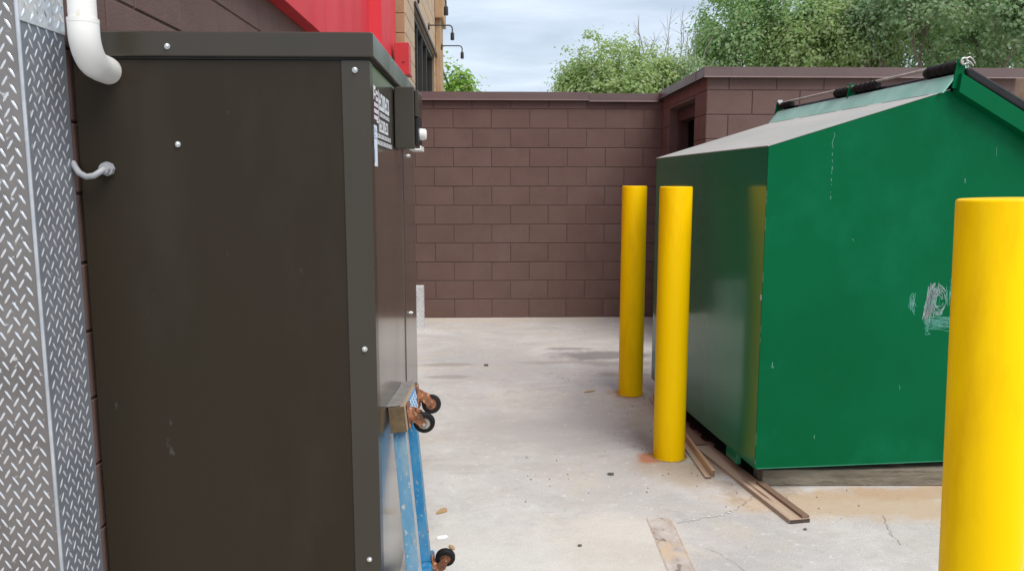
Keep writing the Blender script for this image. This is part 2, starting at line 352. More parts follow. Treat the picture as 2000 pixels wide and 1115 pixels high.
# rusty steel strip let into the concrete
strip = empty('steel_strip', (.722, 2.95, 0)); tag(strip, 'flat rusty steel strip set into the concrete in the foreground', 'metal strip')
ms = mat('rust_stained_strip', (.29, .24, .215), (.50, .455, .41), 11, .85, .1, bump=.002, bscale=40, smear=((.50, .38, .26), 8, (1, .7, 1), .50, .66), speck=(.22, .17, .14), speck_scale=26, speck_t=.60, stretch=(1, .6, 1))
mb = MB(); mb.prism([(-.065, -.75), (.03, -.75), (.046, -.25), (.0615, .222), (.050, .236), (.030, .231), (.006, .247), (-.016, .240), (-.033, .246), (-.037, .225), (-.050, -.25)], .0, .002, 'z')
mb.build('strip_plate', ms, strip)
mb = MB(); mb.prism([(-.071, -.75), (-.0645, -.75), (-.0355, .24), (-.042, .21)], .0, .0012, 'z'); mb.build('rust_edge', M['rust_faint'], strip)
mb = MB(); mb.prism([(.031, -.75), (.038, -.75), (.069, .205), (.0625, .215)], .0, .0012, 'z'); mb.build('rust_edge', M['rust_faint'], strip)

# ---------------------------------------------------------------- block walls
BW, BH, GAP = .4064, .2032, .0075
_bm = {}
def block_mesh(w, h, m, key):
    k = (round(w, 3), round(h, 3), key)
    if k not in _bm:
        c = .0035; d = .03; x, z = w / 2, h / 2
        v = [(-x, d, -z), (x, d, -z), (x, d, z), (-x, d, z), (-x, c, -z), (x, c, -z), (x, c, z), (-x, c, z),
             (-x + c, 0, -z + c), (x - c, 0, -z + c), (x - c, 0, z - c), (-x + c, 0, z - c)]
        f = [(8, 9, 10, 11)] + [(4 + i, 4 + (i + 1) % 4, 8 + (i + 1) % 4, 8 + i) for i in range(4)] + [(i, (i + 1) % 4, 4 + (i + 1) % 4, 4 + i) for i in range(4)]
        _bm[k] = MB().add(v, f).mesh('block', m)
    return _bm[k]
def lay_blocks(parent, u0, u1, z0, z1, phase, m, key, holes=(), row0=0, skip=None):
    """blocks on the local plane y = 0 of parent, facing -y; rows from z0, cut at u0/u1 and round the holes"""
    r = 0; n = 0
    while z0 + r * BH < z1 - .03:
        za = z0 + r * BH; zb = min(za + BH, z1)
        off = phase + ((r + row0) % 2) * BW / 2
        k = math.floor((u0 - off) / BW)
        while off + k * BW < u1 - .02:
            a = max(off + k * BW, u0); b = min(off + (k + 1) * BW, u1); k += 1
            segs = [(a, b, za, zb)]
            for (ha, hb, hz0, hz1) in holes:
                ns = []
                for (p, q, s0, s1) in segs:
                    if q <= ha or p >= hb or s1 <= hz0 + .01 or s0 >= hz1 - .01: ns.append((p, q, s0, s1)); continue
                    if p < ha: ns.append((p, ha, s0, s1))
                    if q > hb: ns.append((hb, q, s0, s1))
                    if s1 > hz1 and s0 < hz1: ns.append((max(p, ha), min(q, hb), hz1, s1))
                segs = ns
            for (p, q, s0, s1) in segs:
                if q - p < .035 or s1 - s0 < .03: continue
                if skip and skip(p, q, s0, s1): continue
                me = block_mesh(q - p - GAP, s1 - s0 - GAP, m, key)
                inst('block', me, parent, ((p + q) / 2, random.uniform(-.0012, .0012), (s0 + s1) / 2), (random.uniform(-.002, .002), 0, random.uniform(-.0015, .0015))); n += 1
        r += 1
    return n

def coping(parent, u0, u1, z, hgt=.088, back=.24, dz=0.0):
    """folded metal cap with a kicked-out drip lip, along local x"""
    z += dz
    prof = [(-.052, z), (-.034, z + .012), (-.034, z + hgt), (back, z + hgt - .012), (back, z), (back - .004, z), (back - .004, z + hgt - .016), (-.030, z + hgt - .004), (-.030, z + .008)]
    mb = MB(); mb.prism(prof, u0, u1, 'x'); return mb.build('coping', M['coping'], parent)

# back wall
bw = empty('block_wall', (0, 8.30, 0)); tag(bw, 'brown painted block wall closing the far end of the concrete yard', 'wall')
mb = MB(); mb.box(-1.19, 1.95, .006, .20, 0, 2.40); mb.build('wall_core', M['mortar'], bw)
lay_blocks(bw, -1.19, 1.875, 0, 2.36, -.588 + .2032, M['block'], 'brown')
coping(bw, -1.19, 1.055, 2.322); coping(bw, 1.058, 1.86, 2.322, dz=-.012)

# enclosure in the corner: side wall with a doorway, front wall facing the camera
en = empty('block_enclosure', (1.84, 6.60, 0)); tag(en, 'brown block enclosure with a recessed doorway, behind the green dumpster', 'enclosure')
mb = MB(); mb.box(.006, 2.66, .006, .20, 0, 2.39); mb.build('wall_core', M['mortar'], en)
lay_blocks(en, 0, 2.66, 0, 2.36, .39 - 2 * BW, M['block'], 'brown')
side = empty('side_wall', (0, 1.70, 0), R(-90), en)     # local u runs toward the camera: u = 8.30 - Y
mb = MB(); D0, D1, DZ = .35, 1.33, 2.205
mb.box(0, D0, .006, .20, 0, 2.39); mb.box(D1, 1.494, .006, .20, 0, 2.39); mb.box(D0, D1, .006, .20, DZ, 2.39); mb.build('wall_core', M['mortar'], side)
lay_blocks(side, .012, 1.70, 0, 2.36, 1.70 - 5 * BW, M['block'], 'brown', holes=[(D0, D1, 0, DZ)])
mb = MB(); mb.box(D0 + .002, D0 + .06, .09, .19, 0, DZ - .002); mb.box(D1 - .06, D1 - .002, .09, .19, 0, DZ - .002); mb.box(D0 + .06, D1 - .06, .09, .19, DZ - .125, DZ - .002)
mb.build('door_frame', M['door'], en, bevel=.003).matrix_local = Matrix.Translation((0, 1.70, 0)) @ Matrix.Rotation(R(-90), 4, 'Z')
mb = MB(); mb.box(.21, 2.66, .21, 1.90, 2.24, 2.30); mb.build('shade_slab', M['mortar'], en)  # unseen roof added to keep the doorway interior dark
mb = MB(); mb.box(.2, 2.66, 1.71, 1.90, 0, 2.239); mb.box(2.46, 2.66, .21, 1.70, 0, 2.239); mb.build('shade_wall', M['mortar'], en)  # unseen walls added to close off light behind the doorway
mb = MB(); mb.box(D0 + .062, D1 - .062, .42, .46, .01, DZ - .127)
dr = mb.build('door', M['door'], en, bevel=.002); dr.matrix_local = Matrix.Translation((0, 1.70, 0)) @ Matrix.Rotation(R(-90), 4, 'Z')
c1 = coping(en, -.036, 2.70, 2.335); 
c2 = coping(side, 0.0, 1.735, 2.3345, back=.20)
# a lower brown post behind the far end of the enclosure front
pp = MB(); pp.box(4.56, 4.90, 6.72, 7.1, 0, 2.42); tag(pp.build('corner_post', M['plank_dark'], bevel=.006), 'brown post just past the right end of the enclosure wall', 'post')

# left building: block wall, red upper siding
bl = empty('store_building', (-1.19, 2.045, 0), R(90)); tag(bl, 'brown block store wall along the left with red siding above', 'building')
# local u = Y - 2.045, local -y = +X
L_ = 8.30 - 2.045
mb = MB(); mb.box(.006, L_, .006, 3.2, 0, 5.4); mb.build('wall_core', M['mortar'], bl)
lay_blocks(bl, .0, L_ - .004, 0, 2.4384, (2.722 - 2.045) - 2 * BW, M['block'], 'brown')
# red band above (starts at z = 2.44, set 9 cm proud)
for i in range(14):
    a = i * .3775; mb = MB(); mb.box(a + .002, a + .3755, -.09, .0, 2.432, 5.4); mb.build('siding_board', M['red'], bl, bevel=.003)
mb = MB(); mb.box(0, 5.285, -.082, .004, 2.440, 5.39); mb.build('siding_backing', M['red'], bl)
mb = MB(); mb.box(5.29, L_ + .12, -.21, .0, 2.30, 5.4); mb.build('red_pilaster', M['red'], bl, bevel=.006)

eb = empty('electrical_box', (-.98, 8.0, 2.56)); tag(eb, 'small red electrical box high on the store wall beyond the cabinet', 'electrical box')
mb = MB(); mb.box(.03, .175, .0, .22, 0, .30); mb.build('box_body', M['red_box'], eb, bevel=.006)
mb = MB(); mb.box(.022, .185, -.008, .23, -.016, .0); mb.build('box_base', M['red_box'], eb, bevel=.003)
mb = MB(); mb.tube([(.11, -.002, .11), (.13, -.002, .11)], .006, 8); mb.build('latch', M['bronze'], eb)
mb = MB(); mb.tube([(0, .06, .12), (.04, .06, .12)], .03, 12); mb.build('conduit_hub', M['bronze'], eb, smooth=True)

# tan building beyond the back wall
tb = empty('brick_building', (-.89, 8.52, 0), R(90)); tag(tb, 'tan brick storefront rising beyond the brown back wall', 'building')
TL = 5.6
mb = MB(); W0, W1, WZ = 1.05, 4.5, 3.55
mb.box(.006, W0, .006, 3, 0, 5.6); mb.box(W1, TL, .006, 3, 0, 5.6); mb.box(W0, W1, .006, 3, WZ, 5.6); mb.box(W0, W1, .25, 3, 0, WZ); mb.build('wall_core', M['tan_joint'], tb)
lay_blocks(tb, 0, TL, 2.2352, 5.6, .1, M['tan'], 'tan', holes=[(W0, W1, 0, WZ)])
mb = MB(); mb.box(.0, .12, -.0, .0 + .3, 0, 5.6)
for i, z in enumerate([2.2352 + k * BH for k in range(17)]):     # end of the wall, facing the camera
    me = block_mesh(.195, BH - GAP, M['tan_trim'], 'tanend')
    inst('block', me, tb, (-.004, .104, z + BH / 2), (0, 0, R(-90)))
mb = MB()
for u in (W0 + .02, W0 + .75, W0 + 1.5, W0 + 2.25, W1 - .08): mb.box(u, u + .06, .04, .12, 1.0, WZ - .03)
mb.box(W0, W1, .03, .12, WZ - .08, WZ - .004); mb.build('window_frame', M['bronze'], tb)
for k in range(4):
    a = [W0 + .08, W0 + .81, W0 + 1.56, W0 + 2.31][k]; b = [W0 + .75, W0 + 1.5, W0 + 2.25, W1 - .08][k]
    mb = MB(); mb.box(a, b, .085, .095, 1.0, WZ - .08); mb.build('pane', M['glass'], tb)
mb = MB(); mb.box(1.0, 8.9, -.030, -.004, WZ + .002, WZ + .05); mb.build('window_canopy', M['bronze'], tb, bevel=.004)
mb = MB(); mb.box(4.72, 5.5, -.085, -.004, 0, 4.16); mb.build('pilaster', M['tan_trim'], tb, bevel=.006)
mb = MB(); mb.box(4.62, 5.6, -.135, -.004, 4.162, 4.72); mb.build('pilaster_cap', M['tan_trim'], tb, bevel=.01)
mb = MB(); mb.box(4.66, 5.55, -.115, -.004, 4.722, 5.6); mb.build('pilaster_top', M['tan'], tb, bevel=.01)

def make_lamp(label, loc):
    l = empty('gooseneck_lamp', loc); tag(l, label, 'wall lamp', 'gooseneck lamps on the tan storefront')
    mb = MB(); mb.tube([(0, 0, -.02), (.018, 0, -.02)], .05, 16); mb.build('mount', M['bronze'], l, smooth=True)
    mb = MB(); pts = [(.01, 0, 0), (.30, 0, 0)] + [(.30 + .05 * math.sin(a), 0, -.05 + .05 * math.cos(a)) for a in [R(d) for d in (15, 30, 45, 60, 75, 90)]] + [(.35, 0, -.10)]
    mb.tube(pts, .010, 10); mb.build('arm', M['bronze'], l, smooth=True)
    mb = MB(); mb.tube([(.35, 0, -.09), (.35, 0, -.105), (.35, 0, -.11), (.35, 0, -.20), (.35, 0, -.21)], [.012, .018, .027, .029, .026], 14); mb.build('lamp_head', M['bronze'], l, smooth=True)
    return l
lamp = make_lamp('highest gooseneck lamp, nearest of three on the tan storefront', (-.885, 10.04, 3.76))
for lab, y in (('middle gooseneck lamp of three on the tan storefront', 11.72), ('lowest looking gooseneck lamp, just above the bright green tree', 13.41)):
    c = copy_tree(lamp); c.location = (-.885 if y < 13 else -.80, y, 3.76); c['label'] = lab

# ---------------------------------------------------------------- diamond plate corner
def lugs(u0, u1, z0, z1, p=.0400, ln=.031, w=.0058, h=.0024):
    """raised lugs on the plane y = 0 facing -y (u along x)"""
    mb = MB(); r = 0; z = z0 + p / 2
    while z < z1 - .012:
        k = 0; u = u0 + p * (.35 if r % 2 == 0 else .85)
        while u < u1 - .008:
            s = 1 if r % 2 == 0 else -1
            a = R(58) * s; d = Vector((math.cos(a), 0, math.sin(a))); n = Vector((-math.sin(a), 0, math.cos(a))); c = Vector((u, 0, z)); o = Vector((0, -1, 0))
            P = [c - d * ln / 2, c - d * ln * .28 - n * w / 2, c + d * ln * .28 - n * w / 2, c + d * ln / 2, c + d * ln * .28 + n * w / 2, c - d * ln * .28 + n * w / 2,
                 c - d * ln * .30 + o * h * .8, c + o * h, c + d * ln * .30 + o * h * .8]
            F = [(0, 1, 6), (1, 7, 6), (1, 2, 7), (2, 8, 7), (2, 3, 8), (3, 4, 8), (4, 7, 8), (4, 5, 7), (5, 6, 7), (5, 0, 6)]
            mb.add(P, F); u += p
        z += p / 2; r += 1
    return mb
cg = empty('corner_guard', (-1.19, 2.045, 0)); tag(cg, 'silver diamond plate wrapped round the store wall corner at far left', 'corner guard')
ZT = 1.872
# side leaf (faces +X)
sidem = Matrix.Rotation(R(90), 4, 'Z')
def leaf_part(mb, name, m, rot, parent=cg, y=0, **k):
    o = mb.build(name, m, parent, **k)
    o.matrix_local = Matrix.Translation((0, 0, 0)) @ (sidem if rot else Matrix.Identity(4)); return o
mb = MB(); mb.box(-.004, .211, -.004, -.001, .004, ZT); pl = leaf_part(mb, 'side_sheet', M['alu'], True, bevel=.001)
lm = lugs(.012, .212, .01, ZT); lo = lm.build('lugs', M['alu_lug_side'], pl, smooth=True, ang=70); lo['kind'] = 'stuff'; lo.location = (0, -.004, 0)
mb = MB(); mb.box(-.46, .004, -.0045, -.001, .004, ZT + .6); pf = leaf_part(mb, 'front_sheet', M['alu_front'], False, bevel=.001)
lm = lugs(-.455, -.012, .01, ZT + .58); lo = lm.build('lugs', M['alu_lug'], pf, smooth=True, ang=70); lo['kind'] = 'stuff'; lo.location = (0, -.0045, 0)
mb = MB(); mb.box(-.006, .209, -.008, -.0045, ZT - .012, 2.44); pt = leaf_part(mb, 'upper_sheet', M['alu_top'], True, bevel=.001)  # separate upper piece, its glare put into the lighter metal colour
lm = lugs(.0, .209, ZT - .01, 2.42, h=.003); lo = lm.build('lugs', M['alu_lug'], pt, smooth=True, ang=70); lo['kind'] = 'stuff'; lo.location = (0, -.008, 0)
mb = MB(); mb.tube([(.0035, -.0035, .005), (.0035, -.0035, 2.44)], .0052, 10); mb.build('corner_bead', M['alu_bead'], cg, smooth=True)

# short plate guard near the back wall
sg = empty('post_guard', (-.70, 7.62, 0)); tag(sg, 'short silver diamond plate guard standing by the back wall beside the cabinet', 'guard')
mb = MB(); mb.box(-.30, .042, -.035, .06, .0, .445); gs = mb.build('sheet', M['alu_top'], sg, bevel=.004)
lm = lugs(-.29, .04, .012, .43, p=.05); lo = lm.build('lugs', M['alu_lug'], gs, smooth=True, ang=70); lo['kind'] = 'stuff'; lo.location = (0, -.035, 0)

# ---------------------------------------------------------------- brown steel cabinet
cb_ = empty('equipment_cabinet', (-.765, 2.27, 0)); tag(cb_, 'tall dark brown sheet metal cabinet standing against the left wall', 'cabinet')
X0, X1, DEP, TOPZ = -.411, .425, 1.25, 1.80       # local x, depth
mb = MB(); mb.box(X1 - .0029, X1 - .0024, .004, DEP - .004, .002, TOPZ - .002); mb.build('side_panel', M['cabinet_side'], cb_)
mb = MB(); mb.box(X0, X1 - .003, 0, DEP, .0, TOPZ); mb.build('cabinet_body', M['cabinet'], cb_, bevel=.002)
mb = MB(); mb.prism([(X1 - .081, -.0035), (X1, -.0035), (X1, .052), (X1 - .0025, .052), (X1 - .0025, -.0005), (X1 - .081, -.0005)], .0, TOPZ - .001, 'z'); mb.build('corner_trim', M['cabinet_trim'], cb_, bevel=.0012)
mb = MB(); mb.prism([(X1 - .0025, .80), (X1 - .0005, .80), (X1 + .001, .81), (X1 + .001, DEP + .001), (X1 - .0025, DEP + .001)], .0, TOPZ - .001, 'z'); mb.build('corner_trim', M['cabinet_side'], cb_)
mb = MB(); OV = .014
mb.box(X0 - .0, X1 + OV - .002, -OV, DEP + .012, TOPZ + .006, TOPZ + .0755); lid = mb.build('lid', M['cabinet_trim'], cb_, bevel=.005, seg=3)
mb = MB(); mb.box(X0, X1 + .003, -.004, DEP, TOPZ + .0005, TOPZ + .0055); mb.build('lid_gasket', M['black'], cb_)
def bolt_mesh():
    mb = MB(); n = 6; r = .0075
    mb.tube([(0, -.0, 0), (0, -.0025, 0)], .0082, 14); mb.tube([(0, -.0025, 0), (0, -.008, 0), (0, -.0095, 0)], [.0060, .0060, .004], 6); return mb.mesh('bolt', M['bolt'])
BM = bolt_mesh()
for (x, z, y) in [(-.138, 1.833, -OV), (-.129, 1.563, 0), (.383, 1.772, -.0035), (.391, .961, -.0035), (.389, .296, -.0035)]:
    inst('bolt', BM, cb_, (x, y, z), (0, random.uniform(0, 1), 0))
for (y, z) in [(1.006, 1.566), (1.006, .9), (1.006, .3)]:
    inst('bolt', BM, cb_, (X1 + .001, y, z), (0, 0, R(90)))
# control box on the right side
mb = MB(); mb.box(X1 + .0015, X1 + .072, .545, .735, 1.578, 1.793); bx = mb.build('control_box', M['cabinet_trim'], cb_, bevel=.003)
mb = MB(); mb.box(X1 + .0725, X1 + .086, .56, .725, 1.69, 1.783); mb.build('flap', M['cabinet_trim'], bx, bevel=.003)
mb = MB(); mb.box(X1 + .0725, X1 + .084, .565, .72, 1.592, 1.688); mb.build('switch_plate', M['black'], bx, bevel=.003)
mb = MB(); mb.tube([(X1 + .084, .64, 1.632), (X1 + .104, .64, 1.632), (X1 + .108, .64, 1.632)], [.022, .020, .014], 14); mb.build('switch_knob', M['pvc'], bx, smooth=True)
mb = MB(); mb.box(X1 + .050, X1 + .092, .57, .71, 1.571, 1.5775); mb.box(X1 + .088, X1 + .092, .57, .71, 1.5777, 1.588); mb.build('drip_lip', M['pvc'], bx, bevel=.0015)
# print on the side: emblem, blurred lines of lettering, a paper label
XF = X1 - .0022
def quad(mb, y0, y1, za0, za1, zb0=None, zb1=None):
    """flat print on the right face between depth y0 and y1"""
    zb0 = za0 if zb0 is None else zb0; zb1 = za1 if zb1 is None else zb1
    mb.add([(XF, y0, za0), (XF, y1, zb0), (XF, y1, zb1), (XF, y0, za1)], [(0, 1, 2, 3)])
def glyphs(y0, y1, z0, z1, n, m, fill=.66):
    """a row of letter-like strokes, too blurred in the photograph to read"""
    mb = MB(); w = (y1 - y0) / n
    for i in range(n):
        a = y0 + i * w; b = a + w * .84; st = w * .30; hz = (z1 - z0) * .22
        kind = (i * 7 + n) % 4
        quad(mb, a, a + st, z0, z1)
        if kind in (0, 1): quad(mb, b - st, b, z0, z1)
        if kind in (0, 2): quad(mb, a + st, b - (st if kind == 0 else 0), z1 - hz, z1)
        if kind in (1, 2, 3): quad(mb, a + st, b - (st if kind == 1 else 0), z0, z0 + hz)
        if kind == 3: quad(mb, a + st, b, (z0 + z1) / 2 - hz / 2, (z0 + z1) / 2 + hz / 2)
    return mb.build('lettering', m, cb_)
glyphs(.19, .43, 1.680, 1.732, 7, M['print_white'])
glyphs(.20, .43, 1.661, 1.673, 14, M['print_white'])
glyphs(.175, .395, 1.612, 1.650, 8, M['print_white'])
glyphs(.115, .46, 1.592, 1.605, 20, M['print_white'])
glyphs(.085, .49, 1.571, 1.584, 24, M['print_white'])
mb = MB()
for k in range(5): quad(mb, .075 + .004 * k, .165 + .004 * (k % 2), 1.643 + k * .019, 1.655 + k * .019)
mb.build('emblem', M['print_pink'], cb_)
mb = MB(); quad(mb, .075, .115, 1.700, 1.741); quad(mb, .13, .182, 1.636, 1.642); quad(mb, .174, .182, 1.642, 1.74); mb.build('emblem', M['print_white'], cb_)
mb = MB(); XF += .0004; quad(mb, .022, .128, 1.503, 1.625); mb.build('paper_label', M['sticker'], cb_)
mb = MB(); XF += .0004
for k in range(5): quad(mb, .035, .115 - .02 * (k % 3), 1.585 + k * .007, 1.588 + k * .007)
quad(mb, .045, .075, 1.515, 1.555); mb.build('label_print', M['print_blue'], cb_)

# white pipe entering the cabinet
pv = empty('drain_pipe', (-1.066, 2.125, 1.78)); tag(pv, 'white plastic pipe coming down and bending into the dark cabinet', 'pipe')
PR = .0345
mb = MB(); mb.tube([(0, 0, .085), (0, 0, 1.4)], PR, 28); mb.build('pipe', M['pvc'], pv, smooth=True)
pts = [(0, 0, .098), (0, 0, .068)]
for d in range(0, 91, 9):
    a = R(d); pts.append((.0 - .010 * (1 - math.cos(a)), .075 - .075 * math.cos(a), .03 + .038 - .075 * math.sin(a)))
pts += [(-.012, .10, -.010), (-.013, .1475, -.012)]
mb = MB(); mb.tube(pts, PR + .004, 28); mb.build('elbow', M['pvc'], pv, smooth=True)
mb = MB(); mb.tube([(0, 0, .088), (0, 0, .099)], [PR + .0046, PR + .0046], 28); mb.build('collar', M['pvc'], pv, smooth=True)

# grey flexible conduit
fc = empty('flexible_conduit', (-1.13, 2.255, 1.47)); tag(fc, 'grey flexible conduit curving from the wall into the cabinet front', 'conduit')
pts = [(-.058, .0, .040), (-.045, -.012, .025), (-.028, -.026, .010), (-.005, -.034, .0), (.016, -.034, .003), (.030, -.026, .014), (.034, -.012, .022), (.034, .014, .024)]
mb = MB(); mb.tube(pts, .0085, 12); mb.build('conduit', M['cable'], fc, smooth=True)
mb = MB(); mb.tube([(.034, -.016, .022), (.034, .0, .023)], .0145, 8); mb.tube([(.034, .0, .023), (.034, .0145, .023)], .020, 8); mb.build('connector', M['cable'], fc)

# ---------------------------------------------------------------- furniture dolly leaning on the cabinet
dl = empty('furniture_dolly', (-.3385, 2.70, .700)); tag(dl, 'worn blue wheeled dolly leaning on end against the cabinet side', 'dolly')
dl.rotation_euler = (R(-4), R(-6.2), 0)     # local: x out from the cabinet, y along it, z up the frame
LEN = .696
SHEAR = Matrix.Identity(4); SHEAR[1][2] = .15      # the frame is racked: the foot is nearer the camera
for i, z in enumerate((0, -LEN + .065)):
    mb = MB(); mb.box(0, .056, -.215, .215, z - (.088 if i == 0 else .062), z); mb.xf(Matrix.Translation((0, -.15 * -z, 0))); o = mb.build('crossbar', M['oldwood' if i == 0 else 'blue_bright'], dl, bevel=.005)
    if i == 0:
        mb = MB(); mb.box(-.004, .042, -.216, .219, z + .0005, z + .005); mb.build('carpet_pad', M['carpet'], o, bevel=.002)
        mb = MB(); mb.box(.001, .055, -.219, -.2155, z - .087, z - .001); mb.build('end_cap', M['endgrain'], o, bevel=.002)
        mb = MB(); mb.box(.0565, .0595, -.12, .10, z - .075, z - .004); mb.build('webbing', M['mesh_blue'], o)
        mb = MB()
        for a in range(9):
            for b in range(4):
                if (a + b) % 2 == 0: mb.box(.0597, .0615, -.115 + a * .024, -.115 + a * .024 + .017, z - .072 + b * .017, z - .072 + b * .017 + .012)
        w = mb.build('webbing_weave', M['mesh_white'], o); w['kind'] = 'stuff'
for i, y in enumerate((-.155, .135)):
    mb = MB(); mb.prism([(.004, y - .026), (.046, y - .026), (.046, y + .026), (.041, y + .026), (.041, y - .020), (.004, y - .020)], -LEN + .066, -.0885, 'z'); mb.xf(SHEAR)
    rl = mb.build('rail', M['blue' if i == 0 else 'blue_bright'], dl, bevel=.0015)
    if i == 1:
        mb = MB(); mb.tube([(.0478, y, -.53), (.050, y, -.53)], .008, 8); mb.xf(SHEAR); mb.build('rivet', M['rust'], rl)
    mb = MB(); mb.box(.0462, .0476, y - .026, y + .026, -LEN + .066, -.0885); mb.xf(SHEAR); mb.build('rail_face', M['alu_bead' if i == 0 else 'blue'], rl)
def caster(y, z, yaw):
    c0 = .058 if z > -.3 else .056
    mb = MB(); mb.box(c0, c0 + .005, y - .033, y + .033, z - .042, z + .042)
    pl = mb.build('caster', M['rust'], dl, bevel=.002)
    T = Matrix.Translation((c0 + .005, y, z)) @ Matrix.Rotation(yaw, 4, 'X')
    mb = MB(); mb.tube([(0, 0, 0), (.010, 0, 0), (.016, 0, 0)], [.026, .025, .016], 16)
    for s in (-1, 1):
        mb.prism([(.012, .020), (.014, -.022), (.030, -.040), (.048, -.044), (.054, -.032), (.040, .004)], s * .018 - .0018, s * .018 + .0018, 'y')
    mb.box(.010, .0165, -.018, .018, -.022, .020); mb.xf(T); mb.build('fork', M['rust'], pl)
    wc = Vector((.044, 0, -.034)); rr = .0365
    prof = [(-.0125, .021), (-.0130, .030), (-.0105, rr - .002), (-.005, rr), (.005, rr), (.0105, rr - .002), (.0130, .030), (.0125, .021)]
    mb = MB(); n = 28; vs = []; fs = []
    for k in range(n):
        a = 2 * math.pi * k / n
        for (yy, q) in prof: vs.append((wc.x + q * math.cos(a), yy, wc.z + q * math.sin(a)))
    P = len(prof)
    for k in range(n):
        for j in range(P): fs.append((k * P + j, k * P + (j + 1) % P, ((k + 1) % n) * P + (j + 1) % P, ((k + 1) % n) * P + j))
    mb.add(vs, fs).xf(T); mb.build('tyre', M['rubber'], pl, smooth=True)
    mb = MB(); mb.tube([wc + Vector((0, -.010, 0)), wc + Vector((0, .010, 0))], .022, 20); mb.tube([wc + Vector((0, -.021, 0)), wc + Vector((0, .021, 0))], .0065, 8); mb.xf(T)
    mb.build('hub', M['galv' if yaw > 0 else 'rust'], pl, smooth=True)
caster(-.155, -.045, R(12)); caster(.15, -.045, R(-14)); caster(-.155 - .10, -LEN + .040, R(20)); caster(.13 - .10, -LEN + .040, R(-160))

# ---------------------------------------------------------------- bollards
def lathe(mb, prof, seg=48):
    n = len(prof); b = len(mb.v)
    for k in range(seg):
        a = 2 * math.pi * k / seg
        for (r, z) in prof: mb.v.append((r * math.cos(a), r * math.sin(a), z))
    for k in range(seg):
        for j in range(n - 1): mb.f.append((b + k * n + j, b + ((k + 1) % seg) * n + j, b + ((k + 1) % seg) * n + j + 1, b + k * n + j + 1))
    return mb
BR = .0835
def bol_mesh(h):
    mb = MB(); lathe(mb, [(0.0005, 0), (BR, 0), (BR, h - .006), (BR - .002, h - .002), (BR - .006, h), (BR - .012, h + .0002), (.0005, h + .0004)]); return mb
b1 = empty('bollard', (.958, 3.945, 0)); tag(b1, 'yellow steel bollard close in front of the dumpster\'s left side, beside the thin moulding', 'bollard', 'yellow steel bollards guarding the dumpster')
bol_mesh(1.437).build('post', M['yellow'], b1, smooth=True, ang=60)
mb = MB(); prof = []
n = 40; vs = []; fs = []
for k in range(n):
    a = 2 * math.pi * k / n; r2 = BR + random.uniform(.005, .016)
    vs += [(BR + .0005, 0, 0), (0, 0, 0)]; vs[-2] = ((BR - .001) * math.cos(a), (BR - .001) * math.sin(a), .004); vs[-1] = (r2 * math.cos(a), r2 * math.sin(a), .0015)
fs = [(2 * k, 2 * k + 1, (2 * k + 3) % (2 * n), (2 * k + 2) % (2 * n)) for k in range(n)]
ringm = mat('painted_rust_rim', (.45, .33, .06), (.26, .12, .05), 40, .85, bump=.002, bscale=60)
mb.add(vs, fs).build('base_rim', ringm, b1)
for lab, loc, s, rz in (('yellow steel bollard furthest back, nearest the brown back wall', (.978, 5.185, 0), 1.0, 1.9),
                        ('big yellow bollard nearest the camera, cut by the right edge', (1.155, 1.655, 0), .988, 4.0)):
    c = copy_tree(b1); c.location = loc; c['label'] = lab; c.rotation_euler = (0, 0, rz); c.scale = (1, 1, s)
    if s < 1: c.rotation_euler = (Matrix.Rotation(R(-1.7), 3, 'Y') @ Matrix.Rotation(rz, 3, 'Z')).to_euler()

# ---------------------------------------------------------------- green dumpster
A = R(4.4)
dm = empty('dumpster', (1.251, 3.456, 0), A); tag(dm, 'large green steel dumpster with peaked top standing on a timber', 'dumpster')
ZB, ZE, ZR, UR, UW, ZW, VL = .115, 1.616, 1.872, .85, 1.76, 1.40, 1.72
T_ = .004
def panel(poly, a, b, axis, name, m, **k):
    mb = MB(); mb.prism(poly, a, b, axis); return mb.build(name, m, dm, **k)
front = panel([(.0, ZB), (.0, ZE), (UR, ZR), (UW, ZW), (UW, ZB)], 0, T_, 'y', 'front_panel', M['green'], bevel=.0015)
panel([(.0, ZB), (.0, ZE), (UR, ZR), (UW, ZW), (UW, ZB)], VL - T_, VL, 'y', 'rear_panel', M['green'])
# left side sheet, bulged outward a centimetre to shift the bollard's reflection inward from the corner
mb = MB(); nv, nz_ = 28, 14
def bulge(a, b): return -.0105 * math.sin(math.pi * a)
vs = []
for i in range(nv + 1):
    for j in range(nz_ + 1):
        a, b = i / nv, j / nz_; vs.append((bulge(a, b), T_ + (VL - 2 * T_) * a, ZB + (ZE - ZB) * b))
mb.add(vs, [(i * (nz_ + 1) + j, (i + 1) * (nz_ + 1) + j, (i + 1) * (nz_ + 1) + j + 1, i * (nz_ + 1) + j + 1) for i in range(nv) for j in range(nz_)])
fs_ = list(mb.f); mb.add([(p[0] + .004, p[1], p[2]) for p in vs], fs_)      # inner skin of the sheet
mb.build('left_panel', M['green_side'], dm, smooth=True)

panel([(T_, ZB), (VL - T_, ZB), (VL - T_, ZW), (T_, ZW)], UW - T_, UW, 'x', 'right_panel', M['green'])
mb = MB(); mb.box(T_, UW - T_, T_, VL - T_, ZB + .001, ZB + .006); mb.build('floor_plate', M['green'], dm)
sl = (ZR - ZE) / UR
roof = panel([(-.004, ZE + .0015 - .004 * sl), (UR, ZR + .0015), (UR, ZR + .006), (-.004, ZE + .006 - .004 * sl)], -.002, VL + .002, 'y', 'roof_panel', M['green_roof'])
# bright worn edge along the front of the roof
mb = MB()
